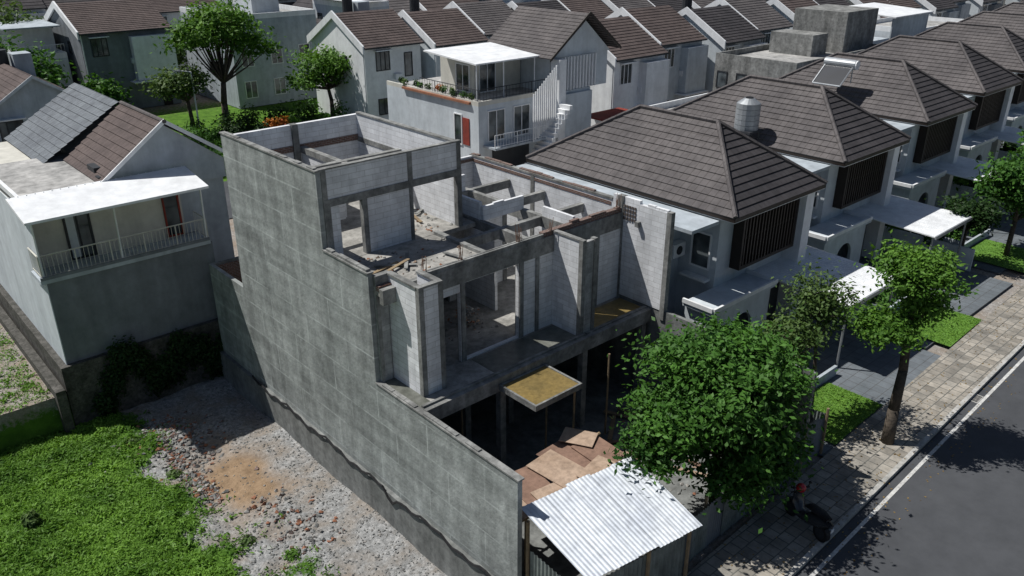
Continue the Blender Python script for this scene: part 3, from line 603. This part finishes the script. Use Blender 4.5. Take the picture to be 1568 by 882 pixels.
for a,b_ in zip(v,v[1:]+v[:1]):o.cyl("frame",steel,a,b_,.05,n=5)
o.cyl("legs",steel,(49.7,24,8.3),(49.7,24,9.2),.04,n=5);o.cyl("legs",steel,(49.7,25.6,8.3),(49.7,25.6,9.2),.04,n=5);o.done()
# ---------------------------------------------------------------- mid terrace house
o=O("terrace_house")
o.box("walls",pale,35.8,47,43.2,54.3,0,5.8);o.box("upper_walls",pale,42.8,49,43.4,50,5.8,8.4)
o.prism("gable_wall",pale,43.3,43.42,[(42.7,8.3),(49.2,8.3),(46.1,10.9)],'y')
o.slope("roof",roofb,(42.2,50.4,8.35),(42.2,42.7,8.35),(46.1,42.7,11.25),(46.1,50.4,11.25));o.slope("roof",roofb,(49.6,42.7,8.5),(49.6,50.4,8.5),(46.1,50.4,11.25),(46.1,42.7,11.25))
o.prism("barge",bmet,42.6,42.68,[(42.1,8.2),(42.1,8.4),(46.1,11.4),(49.7,8.6),(49.7,8.4),(46.1,11.15)],'y')
o.box("terrace_parapet",cream,35.8,35.95,43.2,54.3,5.8,6.1);o.box("terrace_parapet",cream,35.95,42.8,43.2,43.35,5.8,6.1);o.box("terrace_floor",flatr,35.95,42.8,43.35,54.2,5.8,5.84)
o.rail((35.87,43.3,6.1),(35.87,50,6.1),darkg,.8,.3);o.rail((36,43.27,6.1),(42.7,43.27,6.1),darkg,.8,.3)
o.box("terrace_room",cream,38.2,42.7,46.5,50.5,5.84,8.3);o.window(38.6,40.2,46.5,5.9,8.0,white,2);o.windowx(47,48.6,38.2,5.9,7.9,white,2)
o.prism("terrace_canopy",white,36.3,43.2,[(44.0,8.4),(50.0,8.7),(50.0,8.8),(44.0,8.5)][::-1])
for x in (36.5,39,42):o.cyl("posts",white,(x,44.2,5.8),(x,44.2,8.42),.05,n=6)
for i in range(14):o.box("louvres",white,42.9+i*.33,43.0+i*.33,42.95,43.15,5.9,8.3)
for i in range(12):o.box("stair_fins",white,39.8+i*.2,39.87+i*.2,41.9,42.0,2.9+i*.12,6.3+i*.16)
for i in range(14):o.box("stairs",white,39.6+i*.24,39.9+i*.24,41.2,42.6,1.0+i*.3,1.3+i*.3)
o.box("side_tower",white,42.7,43.4,42.3,43.2,0,8.3)
o.box("balcony",pale2,36.2,41.5,41.9,43.2,2.9,3.05);o.rail((36.2,41.95,3.05),(41.4,41.95,3.05),white,.9,.25)
o.box("recess_shade",darkg,37,40.5,43.1,43.195,.2,2.8);o.window(36.6,38.2,43.2,3.2,5.4,white,2);o.window(39,40.6,43.2,3.2,5.4,white,2);o.box("panel",pale,43.6,46.9,42.9,43.19,0,5.6)  # dark panel on the flat wall paints in a recess's shade
o.windowx(45,45.9,35.8,2.8,5.0,white,1);o.box("red_door",redt,35.74,35.8,44.2,44.9,2.9,4.8)
o.box("planters",terra,35.6,35.8,44,52,5.85,6.0);o.done()
for i in range(11):bush("planter_plants",(35.9+rnd.uniform(-.1,.6),44.3+i*.85,6.3),(.3,.4,.32),130,.16,[leafC,leafA,leafD,flower][(i*3)%4 if i%5==0 else i%3])
o=O("red_terrace_roof");o.box("r",redt,47.5,52,41.5,44.5,3.2,3.3);o.done()
# ---------------------------------------------------------------- generic town houses
def town(x,y,w,d,h,rise,wm,rm,lod=0,flip=False):
    o=O("town_house")
    o.box("walls",wm,x,x+w,y,y+d,0,h)
    ym=y+d*.5;oh=.45
    if not flip:
        o.prism("gable",wm,x,x+w,[(y+.01,h-.01),(y+d-.01,h-.01),(ym,h+rise-.06)][::-1])
        e=h-rise*oh/(d*.5)
        o.slope("roof",rm,(x-.15,y-oh,e),(x+w+.1,y-oh,e),(x+w+.1,ym,h+rise),(x-.15,ym,h+rise),row=.36 if lod<2 else .6)
        o.poly("roof_back",rm,[(x-.15,ym,h+rise),(x+w+.1,ym,h+rise),(x+w+.1,y+d+oh,e),(x-.15,y+d+oh,e)])
        o.prism("party_wall",white,x-.26,x-.1,[(y-oh,e-.5),(ym,h+rise-.4),(y+d+oh,e-.5),(y+d+oh,e+.22),(ym,h+rise+.25),(y-oh,e+.22)][::-1])
        o.box("gutter",darkg,x-.1,x+w+.1,y-oh-.06,y-oh,e-.1,e+.04)
    else:
        xm=x+w/2;e=h-rise*oh/(w*.5)
        o.prism("gable",wm,y,y+d,[(x+.01,h-.01),(x+w-.01,h-.01),(xm,h+rise-.06)],'y')
        o.slope("roof",rm,(x-oh,y+d,e),(x-oh,y-.3,e),(xm,y-.3,h+rise),(xm,y+d,h+rise),row=.36 if lod<2 else .6)
        o.slope("roof",rm,(x+w+oh,y-.3,e),(x+w+oh,y+d,e),(xm,y+d,h+rise),(xm,y-.3,h+rise),row=.36 if lod<2 else .6)
        o.prism("barge",pale,y-.36,y-.3,[(x-oh,e-.1),(x-oh,e+.1),(xm,h+rise+.12),(x+w+oh,e+.1),(x+w+oh,e-.1),(xm,h+rise-.1)],'y')
    wx=rnd.choice([.5,.9,1.3])
    fr=rnd.choice([white,white,darkg])
    o.window(x+wx,x+wx+1.5,y,h-2.4,h-.7,fr,3);o.box("hood",white,x+wx-.15,x+wx+1.65,y-.5,y,h-.62,h-.54)
    if w>5:o.window(x+w-1.9,x+w-1.0,y,h-3.2,h-1.0,fr,1)
    o.window(x+wx,x+wx+1.3,y,.9,2.4,fr,2);o.box("door",bmet,x+w-1.8,x+w-.9,y-.04,y-.005,0,2.2)
    o.box("canopy",white,x+w*.45,x+w-.1,y-1.3,y,2.7,2.8)
    if lod<2:
        o.windowx(y+d*.3,y+d*.3+.8,x,h-2.4,h-1.2,fr,1);o.box("ac_unit",white,x+w*.5,x+w*.5+.75,y-.4,y-.03,h-3.3,h-2.8)
        o.box("downpipe",white,x+.05,x+.15,y-.12,y-.02,0,h-.2)
    if rnd.random()<.6:o.box("bay",rnd.choice([pale2,greyw,white,pale]),x+w*.52,x+w-.05,y-.8,y-.001,2.85,h-.75);
    if rnd.random()<.35:
        o.box("roof_box",pale2,x+w*.6,x+w*.8,y+d*.7,y+d*.85,h,h+rise+.6)
    if rnd.random()<.3:o.cyl("roof_tank",rnd.choice([steel,darkg]),(x+w*.5,y+d*.8,h+.3),(x+w*.5,y+d*.8,h+rise+.9),.5,n=12)
    o.done()
def flat(name,x0,x1,y0,y1,h,wm,rim=white,wins=3):
    o=O(name);o.box("walls",wm,x0,x1,y0,y1,0,h);o.box("roof_deck",flatr,x0+.2,x1-.2,y0+.2,y1-.2,h,h+.05)
    for q in ((x0,x1,y0,y0+.15),(x0,x1,y1-.15,y1),(x0,x0+.15,y0+.15,y1-.15),(x1-.15,x1,y0+.15,y1-.15)):o.box("parapet",rim,*q,h,h+.5)
    for i in range(wins):
        a=x0+(x1-x0)*(i+.25)/wins
        for z in (.9,4.0):
            if z+1.8<h:o.window(a,a+1.3,y0,z,z+1.7,white,2)
        o.windowx(y0+(y1-y0)*(i+.3)/wins,y0+(y1-y0)*(i+.3)/wins+1,x0,h-2.3,h-.9,darkg,1)
    return o
wms=[pale,pale,pale2,white,white,cream];rms=[roofb,roofb2,roofr,roofb2]
x=51.8;i=0
while x<150:
    if vis(x+3,45,7):town(x,45.2+1.5*(i%2),6.5,8.5,7.3+.35*(i%2),2.4,rnd.choice(wms),rnd.choice(rms),0,False)
    x+=7.6;i+=1
x=40.2
while x<190:
    if vis(x+3,63,7):town(x,63.3+1.2*(i%2),6.3,9,7.0+.3*(i%2),2.4,rnd.choice(wms),rnd.choice(rms),1)
    x+=7.0;i+=1
for y in (82,99,117,135,155,176,198,222,250):
    x=(44 if y<90 else 8 if y>108 else 52)+rnd.uniform(-3,3)
    while x<y*1.9+60:
        ww=rnd.choice([6.4,6.8,7.6,9])
        if vis(x+3,y,7):
            q=rnd.random()
            if q<.12:
                hh=rnd.uniform(6.5,9);f_=flat("flat_roof_house",x,x+ww,y,y+9,hh,rnd.choice([pale,white,conc,pale2]),white,2)
                f_.box("stair_tower",rnd.choice([white,conc,pale]),x+1,x+3.6,y+4,y+7.5,hh,hh+2.4);f_.done()
            elif q<.95:town(x,y+rnd.uniform(-1.5,1.5),ww,9.5,rnd.uniform(6.4,8.4),rnd.uniform(1.8,2.6),rnd.choice(wms+[greyw]),rnd.choice(rms+[roofg]),2,rnd.random()<.4)
            else:bush("garden_tree",(x+3,y+3,4.5),(2.6,2.6,3),900,.5,leafA)
        x+=ww+rnd.choice([.4,.4,.8,2.5])
town(23.2,87,8.6,11,7.8,2.2,greyw,roofr,0)
o=flat("flat_roof_house",18.0,22.6,90,98,5.2,pale);o.rail((18,90,5.7),(22.5,90,5.7),white,.8,.3);o.box("room",white,18.5,22.5,93,98,5.2,8);o.box("canopy",pale2,17.8,22.8,91,98,8.0,8.12);o.done()
o=flat("flat_roof_house",35,44.5,80,92,8.5,pale2);o.box("tower",pale,39,42,83,87,8.5,11.5);o.done()
town(34,100,9,10,8,2,white,roofr,0);town(45,100,8,10,8.5,2,pale2,roofr,0)
o=flat("flat_roof_house",46.5,51,76,84,9.2,pale);o.box("canopy",white,45.8,50,75,84,9.9,10.02);o.done()
town(10.2,63,6.2,10,5.9,2,pale2,roofr,0,True)
# concrete extension houses on the right
o=flat("concrete_extension_house",60,75,33.5,41,6.8,conc,conc,4);o.box("tower",conc,70,75.5,35,40,6.8,10.3);o.box("tower",conc,66.5,69,36,40,6.8,8.6)
o.prism("canopy",white,77,85,[(34,9.4),(40,9.8),(40,9.9),(34,9.5)][::-1]);o.box("screen",pale2,77.3,84.7,34.3,34.4,6.5,9.3);o.box("lower",pale2,75.6,86,34.5,42,0,6.5)
o.box("glass_roof",steel,56,61.5,32,36,5.6,5.66)
for i in range(8):o.cyl("posts",white,(56+i*.75,32.1,4),(56+i*.75,32.1,5.6),.04,n=5)
o.done()
o=flat("flat_roof_house",48.5,59,33,39,4.2,pale2,white,3);o.rail((48.6,33,4.7),(58.8,33,4.7),white,.7,.3);o.done()
o=flat("flat_roof_house",87,100,36,43,7,pale,white,3);o.done()
for xx in (25,36,47.5):
    o=O("boundary_wall");o.box("w",pale2,xx,xx+10.5,30.2,30.4,0,2.4);o.box("cap",white,xx-.05,xx+10.55,30.15,30.45,2.4,2.48);o.done()
o=O("back_road");o.poly("r",asph,[(-40,49,0),(34,49,0),(34,57,0),(-40,57,0)]);o.poly("r",asph,[(34,56,0.004),(240,56,.004),(240,61,.004),(34,61,.004)]);o.done()
o=O("street_lamp");o.cyl("pole",white,(27.5,72,0),(27.5,72,5.5),.07,n=6);o.cyl("arm",white,(27.5,72,5.5),(26.3,71.6,5.8),.05,n=5);o.box("lamp",steel,25.9,26.4,71.4,71.7,5.72,5.85);o.done()
# ---------------------------------------------------------------- trees
tree("street_tree",[(19.3,11.6,0),(19.25,11.6,1.2),(19.2,11.7,2.6),(19.1,11.8,4.2)],[((19.0,11.6,4.7),(2.4,2.3,1.8)),((17.2,12.0,3.6),(1.6,1.5,1.7)),((20.9,11.4,3.8),(1.9,1.5,1.8)),((19.2,10.6,2.3),(2.1,1.4,1.3)),((19.9,12.4,5.4),(1.3,1.3,1.1)),((20.4,10.6,2.1),(1.6,1.1,1.3)),((22.2,11.8,4.3),(1.1,1.0,.9))],400,135,.19,leafA,.36,.14,True,.4)
tree("street_tree",[(26.3,12.1,0),(26.3,12.15,1.5),(26.2,12.3,3.2),(26.2,12.4,4.8)],[((26.2,12.6,4.9),(1.3,1.3,1.5)),((25.2,12.6,3.9),(1.2,1.1,.9)),((27.2,12.3,4.3),(1.0,1.0,1.0)),((24.2,12.6,4.0),(1.1,1.0,.9))],130,34,.17,leafC,.32,.09)
tree("street_tree",[(26.8,9.3,0),(26.85,9.35,1.5),(27.05,9.4,3.0),(27.3,9.6,4.4),(27.4,9.7,5.6)],[((27.6,9.8,6.5),(1.5,1.5,.95)),((26.6,10.1,4.7),(1.25,1.2,.75)),((27.9,9.6,5.2),(.95,.9,.6))],140,110,.17,leafB,.27,.24,True,.5)
tree("street_tree",[(49.6,13.2,0),(49.6,13.2,2.2),(49.7,13.3,3.6)],[((49.7,13.3,4.4),(2.2,2.2,1.9)),((51,13.5,3.4),(1.6,1.5,1.4))],170,70,.26,leafA,.36,.15)
tree("street_tree",[(46.6,14.6,0),(46.6,14.6,2.0)],[((46.6,14.6,2.9),(1.3,1.3,1.2))],60,60,.24,leafD,.33,.1)
tree("street_tree",[(60,14.6,0),(60,14.6,2.5)],[((60,14.6,4.5),(2.3,2.2,2))],110,60,.28,leafA,.36,.15)
tree("large_tree",[(30.6,73.3,0),(30.6,73.3,2.2),(30.8,73.3,4)],[((31,73.5,9),(4.2,4,2.3)),((28.5,73,8.4),(2.4,2.4,1.6)),((34,73.5,7.2),(2.4,2.4,1.5))],125,65,.4,leafB,.6,.35)
tree("small_tree",[(27.6,73.5,0),(27.4,73.5,2.8)],[((27.0,73,4.6),(2.6,2.3,1.5)),((25.4,73,4.2),(1.3,1.3,1.0))],80,40,.35,leafC,.5,.2)
tree("small_tree",[(39.2,69,0),(39.2,69,2.0),(39,69,3)],[((39,69,5.4),(3.3,3,1.4)),((36.8,69,4.2),(2,2,1)),((41.4,69,4.2),(2,2,1))],110,55,.36,leafB,.5,.22)
for i,(x,y,r) in enumerate(((17,84,3.6),(15.5,80,2.6),(13,74,2.2),(19,100,5),(14,92,4),(10,104,5),(16,112,5),(24,125,5),(34,96,3),(46,130,4),(62,126,4),(23,84,1.6))):
    tree("distant_tree",[(x,y,0),(x,y,3)],[((x,y,r*1.35),(r,r,r*.9))],80,50,.5,rnd.choice([leafA,leafC,leafA]),.7,.25,False)
for i in range(34):bush("hedge",(17+i*.85+rnd.uniform(-.5,.5),69+rnd.uniform(-3,3),.8),(1.1,1.1,1+rnd.random()),260,.3,rnd.choice([leafA,leafD,leafC,leafD]))
for i in range(3):bush("flowering_shrub",(31.5+i*1.2,66+rnd.random(),1.2),(.8,.8,.9),200,.3,rnd.choice([flower,leafB]))
n=18000;P=np.stack([nr.uniform(16,44,n),nr.uniform(58,72,n),np.full(n,.1)],1)
leafmesh("verge_grass",P,nr.normal(size=(n,3))+np.array([0,0,1.2]),.35+.2*nr.random(n),.25+.25*nr.normal(size=n),leafA,.5)
# ---------------------------------------------------------------- motorcycle
def moto(x,y,z,ang,k_=1.08):
    o=O("motor_scooter");ca,sa=math.cos(ang),math.sin(ang)
    T=lambda a,b,c:(x+k_*(a*ca-b*sa),y+k_*(a*sa+b*ca),z+c*k_)
    for wx in (-.6,.62):
        o.cyl("tyres",blk,T(wx,-.07,.27),T(wx,.07,.27),.29,n=18);o.cyl("rims",darkg,T(wx,-.08,.27),T(wx,.08,.27),.19,n=12)
    def hull(p,mat,secs):
        v,f,_=o.g(p,mat);k=len(v)
        for (a,zc,hw,hh) in secs:
            for i in range(8):
                an=2*math.pi*i/8;v.append(T(a,hw*math.cos(an),zc+hh*math.sin(an)))
        for s in range(len(secs)-1):
            for i in range(8):f.append((k+s*8+i,k+s*8+(i+1)%8,k+s*8+8+(i+1)%8,k+s*8+8+i))
        f.append(tuple(k+i for i in range(8)));f.append(tuple(k+(len(secs)-1)*8+i for i in range(8))[::-1])
    hull("body",bikep,[(-.9,.7,.08,.06),(-.6,.6,.2,.2),(-.2,.5,.22,.24),(.05,.36,.2,.14),(.32,.34,.19,.12)])
    hull("seat",blk,[(-.78,.84,.12,.05),(-.45,.86,.18,.07),(-.05,.81,.16,.07),(.08,.73,.1,.04)])
    hull("front_shield",bikep,[(.28,.34,.19,.12),(.42,.6,.26,.2),(.48,.88,.2,.13),(.44,1.0,.14,.06)])
    hull("front_fender",bikep,[(.38,.5,.09,.04),(.62,.6,.11,.04),(.87,.44,.08,.03)])
    q=T(-.95,0,.6);o.box("number_plate",white,q[0]-.07,q[0]+.07,q[1]-.01,q[1]+.01,q[2]-.05,q[2]+.05)
    o.cyl("fork",steel,T(.48,0,.85),T(.62,0,.28),.04,n=6);o.cyl("handlebar",blk,T(.42,-.33,1.04),T(.42,.33,1.04),.025,n=6)
    o.cyl("exhaust",steel,T(-.1,-.2,.25),T(-.75,-.22,.33),.06,n=8);o.cyl("headlamp",white,T(.52,0,.9),T(.6,0,.88),.09,n=10)
    for s in (-1,1):o.cyl("mirrors",blk,T(.42,.2*s,1.02),T(.38,.3*s,1.2),.012,n=5);o.ball("mirrors",blk,T(.38,.3*s,1.23),(.06,.06,.04),8,5)
    o.ball("helmet",redp,T(.36,.05,1.16),(.16,.16,.15));o.done(("body","helmet","seat","front_shield"))
moto(20.4,8.9,.125,1.25)
